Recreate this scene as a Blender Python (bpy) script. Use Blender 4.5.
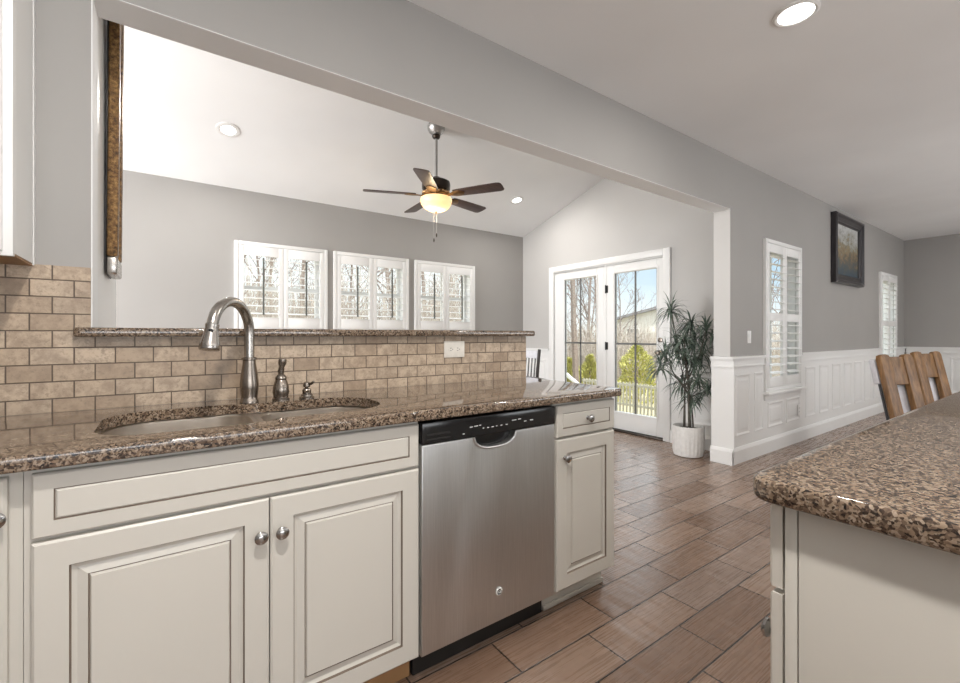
import bpy, bmesh, math, random
from mathutils import Vector, Matrix
R = math.radians
S = bpy.context.scene
COL = S.collection
for o in list(bpy.data.objects): bpy.data.objects.remove(o)

# ------------------------------------------------------------------ camera, sky, sun, large lights, exposure
cam = bpy.data.objects.new('camera', bpy.data.cameras.new('camera')); COL.objects.link(cam)
cam.location = (0, 0, 1.155); cam.rotation_euler = (R(90), 0, -math.atan2(.582, .813))
cam.data.lens = 443 / 960 * 36; cam.data.sensor_width = 36; cam.data.sensor_fit = 'HORIZONTAL'
cam.data.shift_y = -6.5 / 960; cam.data.clip_start = .02; cam.data.clip_end = 400
S.camera = cam
S.view_settings.view_transform = 'Standard'; S.view_settings.look = 'None'
S.view_settings.gamma = 1; S.view_settings.exposure = 0.08; S.view_settings.use_curve_mapping = False

W = bpy.data.worlds.new('sky'); S.world = W; W.use_nodes = True
nt = W.node_tree; nt.nodes.clear()
wo = nt.nodes.new('ShaderNodeOutputWorld'); bg = nt.nodes.new('ShaderNodeBackground')
tc = nt.nodes.new('ShaderNodeTexCoord'); sp = nt.nodes.new('ShaderNodeSeparateXYZ'); rp = nt.nodes.new('ShaderNodeValToRGB')
nt.links.new(tc.outputs['Generated'], sp.inputs[0]); nt.links.new(sp.outputs['Z'], rp.inputs[0])
e = rp.color_ramp.elements; e[0].position = 0.0; e[0].color = (1.1, 1.1, 1.1, 1); e[1].position = 1.0; e[1].color = (2.6, 2.8, 3.1, 1)
for ps, cc in ((.05, (.98, 1.04, 1.1, 1)), (.11, (.68, .87, 1.05, 1)), (.175, (.58, .80, 1.04, 1)), (.26, (2.4, 2.5, 2.65, 1))): rp.color_ramp.elements.new(ps).color = cc
# thin cloud lightens the northern half of the sky, clear blue to the east
rp2 = nt.nodes.new('ShaderNodeValToRGB'); e2 = rp2.color_ramp.elements
e2[0].position = .62; e2[0].color = (0, 0, 0, 1); e2[1].position = .88; e2[1].color = (1, 1, 1, 1)
nt.links.new(sp.outputs['X'], rp2.inputs[0])
mx = nt.nodes.new('ShaderNodeMix'); mx.data_type = 'RGBA'; mx.inputs[6].default_value = (1.25, 1.28, 1.32, 1)
nt.links.new(rp2.outputs[0], mx.inputs[0]); nt.links.new(rp.outputs[0], mx.inputs[7])
mz = nt.nodes.new('ShaderNodeMix'); mz.data_type = 'RGBA'; mr_ = nt.nodes.new('ShaderNodeMapRange'); mr_.inputs[1].default_value = .2; mr_.inputs[2].default_value = .35
nt.links.new(sp.outputs['Z'], mr_.inputs[0]); nt.links.new(mr_.outputs[0], mz.inputs[0]); nt.links.new(mx.outputs[2], mz.inputs[6]); nt.links.new(rp.outputs[0], mz.inputs[7])
nt.links.new(mz.outputs[2], bg.inputs[0]); bg.inputs[1].default_value = 1.0
nt.links.new(bg.outputs[0], wo.inputs[0])

def lamp(name, kind, loc, energy, color=(1, 1, 1), direction=None, **kw):
    d = bpy.data.lights.new(name, kind); d.energy = energy; d.color = color
    for a, b in kw.items(): setattr(d, a, b)
    o = bpy.data.objects.new(name, d); COL.objects.link(o); o.location = loc
    if direction is not None: o.rotation_euler = Vector(direction).to_track_quat('-Z', 'Y').to_euler()
    return o
lamp('sun', 'SUN', (0, 0, 30), 5.5, (1, .95, .88), (.04, .45, -.89), angle=R(1))
# added area lamps that brighten the rooms, in invented openings out of view
lamp('kitchen_fill_lamp', 'AREA', (0.3, -3.22, 1.3), 100, (.95, .975, 1), (0, 1, 2.4), shape='RECTANGLE', size=3.2, size_y=2.0)
lamp('dining_fill_lamp', 'AREA', (6.6, -3.22, 1.3), 115, (.95, .98, 1), (0, 1, 2.4), shape='RECTANGLE', size=3.6, size_y=2.0)
lamp('great_room_fill_lamp', 'AREA', (-3.52, 3.6, 1.45), 300, (.97, .985, 1), (1, -.15, -.12), shape='RECTANGLE', size=2.2, size_y=2.2)

# ------------------------------------------------------------------ materials
class NT:
    def __init__(s, name):
        s.m = bpy.data.materials.new(name); s.m.use_nodes = True
        s.t = s.m.node_tree; s.p = s.t.nodes['Principled BSDF']; s.o = s.t.nodes['Material Output']
    def n(s, typ, **kw):
        x = s.t.nodes.new(typ)
        for a, b in kw.items():
            if a.startswith('i_'):
                x.inputs[a[2:]].default_value = b
            else: setattr(x, a, b)
        return x
    def l(s, a, b): s.t.links.new(a, b)
    def math(s, op, a, b=None, c=None):
        x = s.t.nodes.new('ShaderNodeMath'); x.operation = op
        for i, v in enumerate((a, b, c)):
            if v is None: continue
            if isinstance(v, (int, float)): x.inputs[i].default_value = v
            else: s.l(v, x.inputs[i])
        return x.outputs[0]
    def ramp(s, fac, stops, interp='LINEAR'):
        x = s.t.nodes.new('ShaderNodeValToRGB'); x.color_ramp.interpolation = interp
        el = x.color_ramp.elements
        while len(el) < len(stops): el.new(.5)
        for q, (p, c) in zip(el, stops): q.position = p; q.color = tuple(c) + (1,) if len(c) == 3 else c
        s.l(fac, x.inputs[0]); return x.outputs[0]
    def mix(s, fac, a, b, typ='MIX'):
        x = s.t.nodes.new('ShaderNodeMix'); x.data_type = 'RGBA'; x.blend_type = typ
        for v, i in ((fac, 0), (a, 6), (b, 7)):
            if isinstance(v, (int, float)): x.inputs[i].default_value = v
            elif isinstance(v, tuple): x.inputs[i].default_value = v + (1,) if len(v) == 3 else v
            else: s.l(v, x.inputs[i])
        return x.outputs[2]
    def coord(s, scale=(1, 1, 1), obj=True):
        c = s.t.nodes.new('ShaderNodeNewGeometry') if not obj else s.t.nodes.new('ShaderNodeTexCoord')
        mp = s.t.nodes.new('ShaderNodeMapping'); mp.inputs['Scale'].default_value = scale
        s.l(c.outputs['Object' if obj else 'Position'], mp.inputs[0]); return mp.outputs[0]
    def noise(s, vec, scale, detail=3, rough=.5, out='Fac'):
        x = s.n('ShaderNodeTexNoise'); x.inputs['Scale'].default_value = scale; x.inputs['Detail'].default_value = detail
        x.inputs['Roughness'].default_value = rough
        s.l(vec, x.inputs['Vector']); return x.outputs[out]
    def bump(s, h, strength=.2, dist=.01):
        x = s.n('ShaderNodeBump'); x.inputs['Strength'].default_value = strength; x.inputs['Distance'].default_value = dist
        s.l(h, x.inputs['Height']); s.l(x.outputs[0], s.p.inputs['Normal'])
    def set(s, col=None, rough=None, metal=None, spec=None, **kw):
        if col is not None:
            if isinstance(col, tuple): s.p.inputs['Base Color'].default_value = col + (1,)
            else: s.l(col, s.p.inputs['Base Color'])
        if rough is not None:
            if isinstance(rough, (int, float)): s.p.inputs['Roughness'].default_value = rough
            else: s.l(rough, s.p.inputs['Roughness'])
        if metal is not None: s.p.inputs['Metallic'].default_value = metal
        if spec is not None: s.p.inputs['Specular IOR Level'].default_value = spec
        for a, b in kw.items(): s.p.inputs[a].default_value = b
        return s.m

def paint(name, col, rough=.55, var=.03, bump=.04, sc=180):
    t = NT(name); v = t.coord(obj=False)
    a = tuple(c * (1 - var) for c in col); b = tuple(min(1, c * (1 + var)) for c in col)
    t.bump(t.noise(v, sc, 2), bump, .002)
    return t.set(t.ramp(t.noise(v, 1.3, 2), [(.3, a), (.7, b)]), rough)
def plain(name, col, rough=.4, metal=0, var=.06, sc=30, **kw):
    t = NT(name); v = t.coord()
    a = tuple(c * (1 - var) for c in col); b = tuple(min(1, c * (1 + var)) for c in col)
    return t.set(t.ramp(t.noise(v, sc, 2), [(.3, a), (.7, b)]), rough, metal, **kw)

M = {}
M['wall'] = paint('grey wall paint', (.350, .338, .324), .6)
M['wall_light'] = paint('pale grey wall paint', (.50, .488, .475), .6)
M['ceiling'] = paint('white ceiling paint', (.875, .885, .89), .7)
M['trim'] = paint('white trim paint', (.80, .80, .79), .32, .01, .01)
M['cab'] = paint('cream glazed cabinet paint', (.575, .55, .50), .38, .02, .01)
M['glaze'] = plain('brown cabinet glaze', (.17, .13, .10), .5)
M['cabwood'] = plain('raw maple cabinet underside', (.36, .20, .09), .5, sc=12)
M['jamb_light'] = paint('wall grey with light painted in', (.64, .63, .615), .6)  # wall grey lightened to stand in for window light on the jamb
M['shutter'] = paint('white shutter paint', (.84, .84, .83), .35, .01, .0)
M['rod'] = plain('dark tilt rod', (.10, .105, .095), .5)
M['grille'] = plain('grey window grille', (.13, .13, .125), .5)
M['black'] = plain('gloss black plastic', (.012, .012, .013), .16)
M['blackmat'] = plain('matt black', (.012, .011, .010), .6)
M['whitemark'] = plain('pale print', (.7, .7, .7), .5)
M['nickel'] = plain('brushed nickel', (.44, .415, .385), .26, 1.0)
M['dark_nickel'] = plain('dark brushed bronze nickel', (.30, .26, .225), .27, 1.0)
M['chrome'] = plain('polished knob metal', (.42, .41, .40), .18, 1.0)
M['plate'] = plain('almond plastic', (.74, .70, .63), .35)
M['white_pl'] = plain('white plastic', (.80, .80, .79), .35)
M['badge'] = plain('bright badge enamel', (.78, .78, .76), .3)
M['blackiron'] = plain('black hinge metal', (.03, .03, .03), .4, .6)

def granite(name, cols, sc=1.0):
    t = NT(name); v = t.coord(obj=False)
    d = t.n('ShaderNodeMix'); d.data_type = 'VECTOR'
    nz = t.n('ShaderNodeTexNoise'); nz.inputs['Scale'].default_value = 40 * sc; t.l(v, nz.inputs['Vector'])
    ad = t.n('ShaderNodeVectorMath', operation='SCALE'); t.l(nz.outputs['Color'], ad.inputs[0]); ad.inputs['Scale'].default_value = .02 / sc
    vv = t.n('ShaderNodeVectorMath', operation='ADD'); t.l(v, vv.inputs[0]); t.l(ad.outputs[0], vv.inputs[1])
    vo = t.n('ShaderNodeTexVoronoi'); vo.inputs['Scale'].default_value = 235 * sc; t.l(vv.outputs[0], vo.inputs['Vector'])
    sep = t.n('ShaderNodeSeparateColor'); t.l(vo.outputs['Color'], sep.inputs[0])
    clump = t.noise(v, 60 * sc, 3, .6)
    f = t.math('ADD', t.math('MULTIPLY', sep.outputs[0], .62), t.math('MULTIPLY', clump, .55))
    c = t.ramp(f, [(.26, cols[0]), (.39, cols[1]), (.52, cols[2]), (.68, cols[3]), (.88, cols[4])], 'LINEAR')
    vo2 = t.n('ShaderNodeTexVoronoi'); vo2.inputs['Scale'].default_value = 330 * sc; t.l(v, vo2.inputs['Vector'])
    sep2 = t.n('ShaderNodeSeparateColor'); t.l(vo2.outputs['Color'], sep2.inputs[0])
    c = t.mix(t.math('MULTIPLY', t.math('GREATER_THAN', sep2.outputs[1], .88), .6), c, cols[0])
    return t.set(c, .05, 0, .5, IOR=1.6)
M['granite'] = granite('brown speckled granite', [(.014, .010, .008), (.060, .039, .028), (.135, .092, .064), (.225, .16, .108), (.32, .255, .195)])

def bricks(name, ax_u, pu, pv, u0, v0, shift, gap, rows_shift=None, grain=False):
    """running bond: returns NT, id output, joint mask (1 in joint), vectors"""
    t = NT(name); g = t.n('ShaderNodeNewGeometry'); s = t.n('ShaderNodeSeparateXYZ'); t.l(g.outputs['Position'], s.inputs[0])
    u = s.outputs['X']; v = s.outputs['Z' if ax_u == 'xz' else 'Y']
    rv = t.math('DIVIDE', t.math('SUBTRACT', v, v0), pv); row = t.math('FLOOR', rv); fv = t.math('FRACT', rv)
    ru = t.math('ADD', t.math('DIVIDE', t.math('SUBTRACT', u, u0), pu), t.math('MULTIPLY', row, shift))
    colm = t.math('FLOOR', ru); fu = t.math('FRACT', ru)
    du = t.math('MULTIPLY', t.math('MINIMUM', fu, t.math('SUBTRACT', 1, fu)), pu)
    dv = t.math('MULTIPLY', t.math('MINIMUM', fv, t.math('SUBTRACT', 1, fv)), pv)
    d = t.math('MINIMUM', du, dv)
    mr = t.n('ShaderNodeMapRange'); mr.interpolation_type = 'SMOOTHSTEP'
    mr.inputs[1].default_value = gap * .6; mr.inputs[2].default_value = gap * 1.5; mr.inputs[3].default_value = 1; mr.inputs[4].default_value = 0
    t.l(d, mr.inputs[0])
    cmb = t.n('ShaderNodeCombineXYZ'); t.l(colm, cmb.inputs[0]); t.l(row, cmb.inputs[1])
    wn = t.n('ShaderNodeTexWhiteNoise'); wn.noise_dimensions = '3D'; t.l(cmb.outputs[0], wn.inputs['Vector'])
    return t, wn, mr.outputs[0], g.outputs['Position'], s

def tile_mat():
    t, wn, joint, pos, s = bricks('tan travertine subway tile', 'xz', .1015, .053, -.331, 1.062, .5, .0017)
    off = t.n('ShaderNodeVectorMath', operation='MULTIPLY_ADD'); t.l(wn.outputs['Color'], off.inputs[0]); off.inputs[1].default_value = (7, 7, 7); t.l(pos, off.inputs[2])
    n1 = t.noise(off.outputs[0], 24, 8, .75); n2 = t.noise(off.outputs[0], 75, 5, .7)
    base = t.ramp(wn.outputs['Value'], [(0, (.37, .275, .19)), (.35, (.48, .37, .265)), (.7, (.56, .445, .33)), (1, (.43, .335, .245))])
    c = t.mix(t.ramp(n1, [(.40, (0, 0, 0)), (.58, (1, 1, 1))]), t.mix(.55, base, (.23, .165, .115)), base)
    c = t.mix(t.ramp(n2, [(.54, (0, 0, 0)), (.64, (.6, .6, .6))]), c, (.24, .18, .13))
    c = t.mix(joint, c, (.105, .074, .052))
    h = t.math('ADD', t.math('MULTIPLY', t.math('SUBTRACT', 1, joint), 1), t.math('MULTIPLY', n2, .12))
    t.bump(h, .55, .003)
    return t.set(c, .42)
M['tile'] = tile_mat()

def floor_mat():
    t, wn, joint, pos, s = bricks('brown wood-look floor tile', 'xy', .49, .177, .667, 1.325, .68, .0028)
    off = t.n('ShaderNodeVectorMath', operation='MULTIPLY_ADD'); t.l(wn.outputs['Color'], off.inputs[0]); off.inputs[1].default_value = (9, 9, 9); t.l(pos, off.inputs[2])
    mp = t.n('ShaderNodeMapping'); mp.inputs['Scale'].default_value = (.22, 6, 1); t.l(off.outputs[0], mp.inputs[0])
    g1 = t.noise(mp.outputs[0], 6, 6, .65); g2 = t.noise(mp.outputs[0], 24, 4, .6)
    base = t.ramp(wn.outputs['Value'], [(0, (.205, .128, .088)), (.35, (.295, .196, .142)), (.7, (.365, .26, .20)), (1, (.25, .182, .15))])
    c = t.mix(t.ramp(g1, [(.3, (0, 0, 0)), (.7, (1, 1, 1))]), t.mix(.5, base, (.13, .073, .044)), base)
    c = t.mix(t.ramp(g2, [(.35, (.16, .16, .16)), (.55, (0, 0, 0))]), c, (.10, .06, .038))
    c = t.mix(joint, c, (.022, .016, .013))
    # hand-scraped ripples across the board
    mp2 = t.n('ShaderNodeMapping'); mp2.inputs['Scale'].default_value = (.9, .16, 1); mp2.inputs['Rotation'].default_value = (0, 0, R(-32)); t.l(off.outputs[0], mp2.inputs[0])
    rip = t.noise(mp2.outputs[0], 19, 1, .4)
    h = t.math('ADD', t.math('MULTIPLY', t.math('SUBTRACT', 1, joint), 1.0), t.math('ADD', t.math('MULTIPLY', rip, 2.6), t.math('MULTIPLY', g2, .02)))
    t.bump(h, .45, .004)
    return t.set(c, t.ramp(g2, [(.3, (.24, .24, .24)), (.7, (.32, .32, .32))]), 0, .75)
M['floor'] = floor_mat()

def steel():
    t = NT('brushed stainless steel'); v = t.coord((1, 1, .012), False)
    g = t.noise(t.coord((60, 60, .8), False), 12, 2)
    w = t.noise(t.coord((1, 1, .12), False), 4.2, 1.5)
    t.bump(w, .7, .05)
    m = t.set(t.ramp(g, [(.3, (.60, .605, .60)), (.7, (.68, .685, .68))]), .44, 1.0)
    t.p.inputs['Anisotropic'].default_value = .5
    return m
M['steel'] = steel()
M['sink_steel'] = plain('satin sink steel', (.66, .60, .53), .36, 1.0)

def wood(name, a, b, sc=6, stretch=(8, 8, .7), rough=.45):
    t = NT(name); v = t.coord(stretch); n = t.noise(v, sc, 5, .6)
    t.bump(n, .15, .003)
    return t.set(t.ramp(n, [(.3, a), (.7, b)]), rough)
M['chairwood'] = wood('worn honey wood', (.10, .046, .014), (.31, .160, .058), 5)
M['blade'] = wood('dark walnut fan blade', (.035, .020, .018), (.085, .052, .045), 8, (1, 8, 8), .35)
M['darkwood'] = wood('dark stained wood', (.022, .018, .017), (.05, .042, .04), 8, rough=.35)
M['bronze'] = plain('antique brass bronze', (.26, .15, .07), .3, 1.0, .3, 20)
M['fandark'] = plain('oil rubbed bronze', (.06, .048, .04), .32, .9)
M['pewter'] = plain('pewter downrod', (.42, .41, .40), .35, .9)

def ornate():
    t = NT('mottled antique gold frame'); v = t.coord(obj=False)
    n = t.noise(v, 55, 5, .7)
    t.bump(n, .6, .01)
    return t.set(t.ramp(n, [(.32, (.035, .018, .008)), (.5, (.20, .105, .035)), (.68, (.42, .25, .09))]), .38, .35)
M['ornate'] = ornate()

def glass():
    t = NT('clear window glass')
    tr = t.n('ShaderNodeBsdfTransparent'); tr.inputs[0].default_value = (.95, .975, .965, 1)
    gl = t.n('ShaderNodeBsdfGlossy'); gl.inputs['Roughness'].default_value = .01
    mx = t.n('ShaderNodeMixShader'); mx.inputs[0].default_value = .05
    t.l(tr.outputs[0], mx.inputs[1]); t.l(gl.outputs[0], mx.inputs[2]); t.l(mx.outputs[0], t.o.inputs[0])
    return t.m
M['glass'] = glass()
def emis(name, col, st):
    t = NT(name); n = t.noise(t.coord(), 9, 2)
    t.set(col, .4); t.l(t.ramp(n, [(.35, tuple(c * .9 for c in col)), (.65, col)]), t.p.inputs['Emission Color']); t.p.inputs['Emission Strength'].default_value = st
    return t.m
M['lens'] = emis('lit lamp lens', (1, .97, .92), 6)
M['bowl'] = emis('lit amber alabaster bowl', (1, .68, .33), .85)

def painting():
    t = NT('landscape painting'); g = t.n('ShaderNodeTexCoord'); s = t.n('ShaderNodeSeparateXYZ'); t.l(g.outputs['Generated'], s.inputs[0])
    n = t.noise(t.coord((1, 1, 1.6)), 7, 8, .75)
    f = t.math('ADD', s.outputs['Z'], t.math('MULTIPLY', t.math('SUBTRACT', n, .5), 2.0))
    c = t.ramp(f, [(.05, (.04, .07, .10)), (.25, (.08, .09, .08)), (.38, (.16, .12, .08)), (.52, (.30, .21, .10)), (.62, (.20, .20, .14)), (.72, (.38, .38, .35)), (1, (.52, .53, .52))])
    c = t.mix(t.ramp(t.noise(t.coord((1, 1, 1)), 16, 4, .7), [(.52, (0, 0, 0)), (.7, (.6, .6, .6))]), c, (.045, .045, .03))
    return t.set(c, .4)
M['painting'] = painting()
M['frame_dark'] = wood('espresso picture frame', (.012, .010, .012), (.035, .03, .034), 8, rough=.28)

def leafm(name, a, b, rough=.5):
    t = NT(name); n = t.noise(t.coord(), 30, 2)
    return t.set(t.ramp(n, [(.35, a), (.65, b)]), rough)
M['plant'] = leafm('dusky green strap leaf', (.055, .085, .062), (.17, .22, .175), .38)
M['stem'] = leafm('grey green cane', (.06, .05, .04), (.13, .12, .10))
M['soil'] = leafm('dark potting soil', (.02, .015, .01), (.06, .045, .03), .9)
M['pot'] = plain('matt white ceramic', (.74, .73, .71), .45)
M['shrub'] = leafm('yellow green foliage', (.20, .22, .05), (.74, .68, .22))
M['bark'] = leafm('grey brown bark', (.17, .13, .11), (.30, .24, .21), .9)
M['brush'] = leafm('dry pinkish twigs', (.28, .235, .20), (.50, .44, .39), .9)
M['ground'] = leafm('dormant tan lawn', (.34, .29, .17), (.48, .42, .28), .9)
M['fence'] = plain('weathered pale wood', (.42, .40, .33), .8)
M['siding'] = plain('pale house siding', (.62, .60, .57), .6)
M['roofing'] = plain('grey roof shingle', (.20, .20, .22), .8, 0, .2, 3)
M['fabric'] = plain('pale grey fabric', (.62, .62, .66), .8)
M['charcoal'] = plain('charcoal fabric', (.05, .05, .055), .8)

# ------------------------------------------------------------------ mesh helpers
class MB:
    def __init__(s): s.bm = bmesh.new()
    def face(s, pts, mi=0):
        f = s.bm.faces.new([s.bm.verts.new(p) for p in pts]); f.material_index = mi; return f
    def merge(s, other, mat=None):
        me = bpy.data.meshes.new('tmp'); other.bm.to_mesh(me); other.bm.free()
        if mat is not None: me.transform(mat)
        s.bm.from_mesh(me); bpy.data.meshes.remove(me)
    def box(s, x0, x1, y0, y1, z0, z1, mi=0, bev=0, seg=2, mat=None):
        t = MB()
        v = [t.bm.verts.new((x, y, z)) for x in (x0, x1) for y in (y0, y1) for z in (z0, z1)]
        for q in ((0, 1, 3, 2), (4, 6, 7, 5), (0, 4, 5, 1), (2, 3, 7, 6), (0, 2, 6, 4), (1, 5, 7, 3)):
            t.bm.faces.new([v[i] for i in q]).material_index = mi
        bmesh.ops.recalc_face_normals(t.bm, faces=t.bm.faces)
        if bev: bmesh.ops.bevel(t.bm, geom=list(t.bm.edges), offset=bev, segments=seg, affect='EDGES', profile=.5)
        for f in t.bm.faces: f.material_index = mi
        s.merge(t, mat); return s
    def poly(s, pts, z0, z1, mi=0, bev=0, mat=None):           # extrude a 2D outline along z
        t = MB()
        a = [t.bm.verts.new((x, y, z0)) for x, y in pts]; b = [t.bm.verts.new((x, y, z1)) for x, y in pts]
        n = len(pts); t.bm.faces.new(a[::-1]); t.bm.faces.new(b)
        for i in range(n): t.bm.faces.new((a[i], a[(i + 1) % n], b[(i + 1) % n], b[i]))
        bmesh.ops.recalc_face_normals(t.bm, faces=t.bm.faces)
        if bev:
            ed = [e for e in t.bm.edges if abs(e.verts[0].co.z - e.verts[1].co.z) < 1e-6]
            bmesh.ops.bevel(t.bm, geom=ed, offset=bev, segments=3, affect='EDGES', profile=.5)
        for f in t.bm.faces: f.material_index = mi
        s.merge(t, mat); return s
    def loft(s, loops, mi=0, cap0=True, cap1=True, mis=None):
        vs = [[s.bm.verts.new(p) for p in lp] for lp in loops]; n = len(loops[0])
        for k in range(len(vs) - 1):
            for i in range(n):
                f = s.bm.faces.new((vs[k][i], vs[k][(i + 1) % n], vs[k + 1][(i + 1) % n], vs[k + 1][i]))
                f.material_index = mis[k] if mis else mi
        if cap0: s.bm.faces.new(vs[0][::-1]).material_index = mi
        if cap1: s.bm.faces.new(vs[-1]).material_index = mi
        return s
    def lathe(s, prof, c=(0, 0, 0), seg=28, mi=0, mat=None, cap0=True, cap1=True):
        t = MB()
        lps = [[(r * math.cos(2 * math.pi * i / seg), r * math.sin(2 * math.pi * i / seg), z) for i in range(seg)] for r, z in prof]
        t.loft(lps, mi, cap0, cap1)
        m = Matrix.Translation(c) @ (mat if mat is not None else Matrix())
        s.merge(t, m); return s
    def tube(s, pts, rad, seg=10, mi=0, cap=True):
        pts = [Vector(p) for p in pts]
        if isinstance(rad, (int, float)): rad = [rad] * len(pts)
        lps = []; ref = None
        for i, p in enumerate(pts):
            d = (pts[min(i + 1, len(pts) - 1)] - pts[max(i - 1, 0)]).normalized()
            if ref is None:
                ref = d.orthogonal().normalized()
            ref = (ref - d * ref.dot(d)); ref = ref.normalized() if ref.length > 1e-6 else d.orthogonal().normalized()
            b = d.cross(ref)
            lps.append([tuple(p + (ref * math.cos(2 * math.pi * k / seg) + b * math.sin(2 * math.pi * k / seg)) * rad[i]) for k in range(seg)])
        s.loft(lps, mi, cap, cap); return s

def link(name, mb, mats, parent=None, world=True, smooth=True, recalc=True, angle=35):
    if recalc: bmesh.ops.recalc_face_normals(mb.bm, faces=mb.bm.faces)
    me = bpy.data.meshes.new(name); mb.bm.to_mesh(me); mb.bm.free()
    if not isinstance(mats, (list, tuple)): mats = [mats]
    for m in mats: me.materials.append(m)
    if smooth:
        me.shade_smooth(); me.set_sharp_from_angle(angle=R(angle))
    o = bpy.data.objects.new(name, me); COL.objects.link(o)
    if parent is not None:
        o.parent = parent
        if world:
            w = Vector((0, 0, 0)); p = parent
            while p is not None: w += p.location; p = p.parent
            me.transform(Matrix.Translation(-w))
    return o
def rebase(o):                                              # put a one-mesh thing's origin at its base
    me = o.data; c = [v.co for v in me.vertices]
    b = Vector((sum((max(q[i] for q in c), min(q[i] for q in c))) / 2 for i in range(2))).to_3d(); b.z = min(q.z for q in c)
    me.transform(Matrix.Translation(-b)); o.location = b; return o
def tag(o, label, cat, group=None, kind=None):
    o['label'] = label; o['category'] = cat
    if group: o['group'] = group
    if kind: o['kind'] = kind
    return o
def thing(name, label, cat, loc=(0, 0, 0), rz=0, group=None):
    o = bpy.data.objects.new(name, None); o.empty_display_size = .1; COL.objects.link(o)
    o.location = loc; o.rotation_euler = (0, 0, rz); return tag(o, label, cat, group)
def structure(name, mb, mat, label=None, **kw):
    o = link(name, mb, mat, **kw); o['kind'] = 'structure'
    if label: o['label'] = label; o['category'] = name.split('_')[0]
    return o
def dup(root, loc, rz, label=None):
    def cp(o, par):
        c = o.copy(); COL.objects.link(c); c.parent = par
        for ch in list(o.children): cp(ch, c)
        return c
    r = cp(root, None); r.location = loc; r.rotation_euler = (0, 0, rz)
    if label: r['label'] = label
    return r

def wall_grid(mb, u0, u1, z0, z1, holes, mk):
    us = sorted({u0, u1, *[h[0] for h in holes], *[h[1] for h in holes]}); zs = sorted({z0, z1, *[h[2] for h in holes], *[h[3] for h in holes]})
    for a, b in zip(us, us[1:]):
        run = None
        for c, d in zip(zs, zs[1:]):
            if any(a >= h[0] - 1e-6 and b <= h[1] + 1e-6 and c >= h[2] - 1e-6 and d <= h[3] + 1e-6 for h in holes): continue
            mk(mb, a, b, c, d)
def nest(mb, fn, rects, mis, cap=True):
    """nested rectangles (s0,s1,z0,z1,depth) joined ring by ring; fn maps (s,depth,z) to a point"""
    loops = [[fn(a, d, z0), fn(b, d, z0), fn(b, d, z1), fn(a, d, z1)] for a, b, z0, z1, d in rects]
    mb.loft(loops, 0, False, False, mis)
    if cap: mb.face(loops[-1], 0)
    return mb
def inset(r, i, d): return (r[0] + i, r[1] - i, r[2] + i, r[3] - i, d)

# ------------------------------------------------------------------ large structure
CZ = 2.743                       # kitchen ceiling
GX = 4.455; BY = 5.10             # great room: patio-door wall, back wall
WY = 1.91                        # plane of the kitchen / dining wall
TH = .145
slope = lambda y: 2.64 + .303 * (BY - y)

structure('floor', MB().box(-3.7, 10.4, -3.5, WY + TH, -.12, 0).box(-3.7, GX + .16, WY + TH, BY + .16, -.12, 0), M['floor'], smooth=False)
structure('ceiling', MB().box(-3.7, 10.4, -3.5, WY + TH, CZ, CZ + .12), M['ceiling'])
m = MB()
m.loft([[(x, WY + TH, slope(WY + TH)), (x, BY + .3, slope(BY + .3)), (x, BY + .3, slope(BY + .3) + .15), (x, WY + TH, slope(WY + TH) + .15)] for x in (-3.7, GX + .2)])
structure('ceiling_sloped', m, M['ceiling'], smooth=False)

WIN_BACK = [(.586, 1.515), (1.583, 2.528), (2.612, 3.547)]
WIN_DIN = [(4.765, 5.66), (8.68, 9.58)]
m = MB()
wall_grid(m, -3.7, GX + .16, -.1, 2.75, [(a + .06, b - .06, 1.25, 2.055) for a, b in WIN_BACK], lambda q, a, b, c, d: q.box(a, b, BY, BY + .16, c, d))
structure('wall_back', m, M['wall'], smooth=False)
m = MB()
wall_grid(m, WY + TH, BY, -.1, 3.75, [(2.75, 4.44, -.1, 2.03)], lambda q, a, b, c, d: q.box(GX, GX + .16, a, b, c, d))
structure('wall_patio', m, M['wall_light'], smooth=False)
m = MB()
wall_grid(m, 4.11, 10.4, 0, CZ, [(a + .06, b - .06, .66, 2.04) for a, b in WIN_DIN], lambda q, a, b, c, d: q.box(a, b, WY, WY + TH, c, d))
structure('wall_dining', m, M['wall'], smooth=False)
structure('wall_header', MB().box(-.19, 4.11, WY, WY + TH, 2.28, CZ).box(-3.6, 10.4, WY, WY + TH, CZ + .12, 3.75), M['wall'], smooth=False)
structure('trim_soffit', MB().box(-.189, 4.109, WY + .001, WY + TH + .001, 2.277, 2.2799).box(-.1899, -.187, WY + .001, WY + TH + .001, 1.18, 2.277), M['ceiling'], smooth=False)  # added pale skin: light on the soffit and left jamb put into colour
structure('trim_jamb', MB().box(4.107, 4.1099, WY + .001, WY + TH + .001, .962, 2.277), M['jamb_light'], smooth=False)  # added skin on the right jamb, its lit tone painted in
structure('wall_kitchen', MB().box(-3.6, -.19, WY, WY + TH, 0, CZ), M['wall'], smooth=False)
structure('wall_stub', MB().box(-.335, -.19, WY + TH, 2.85, 0, 3.40), M['trim'], smooth=False)
structure('wall_half', MB().box(-.19, 1.68, WY, WY + TH, 0, 1.148), M['wall_light'], smooth=False)
structure('wall_end', MB().box(10.15, 10.4, -3.3, WY, 0, CZ), M['wall'], smooth=False)
m = MB(); wall_grid(m, -3.7, 10.4, 0, CZ, [(-1.3, 1.9, .3, 2.3), (4.8, 8.4, .3, 2.3)], lambda q, a, b, c, d: q.box(a, b, -3.5, -3.3, c, d))  # unseen openings added to hold the kitchen and dining fill lamps
structure('wall_south', m, M['wall'], smooth=False)
structure('wall_left', MB().box(-2.4, -2.2, -3.3, WY, 0, CZ), M['wall'], smooth=False)
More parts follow.
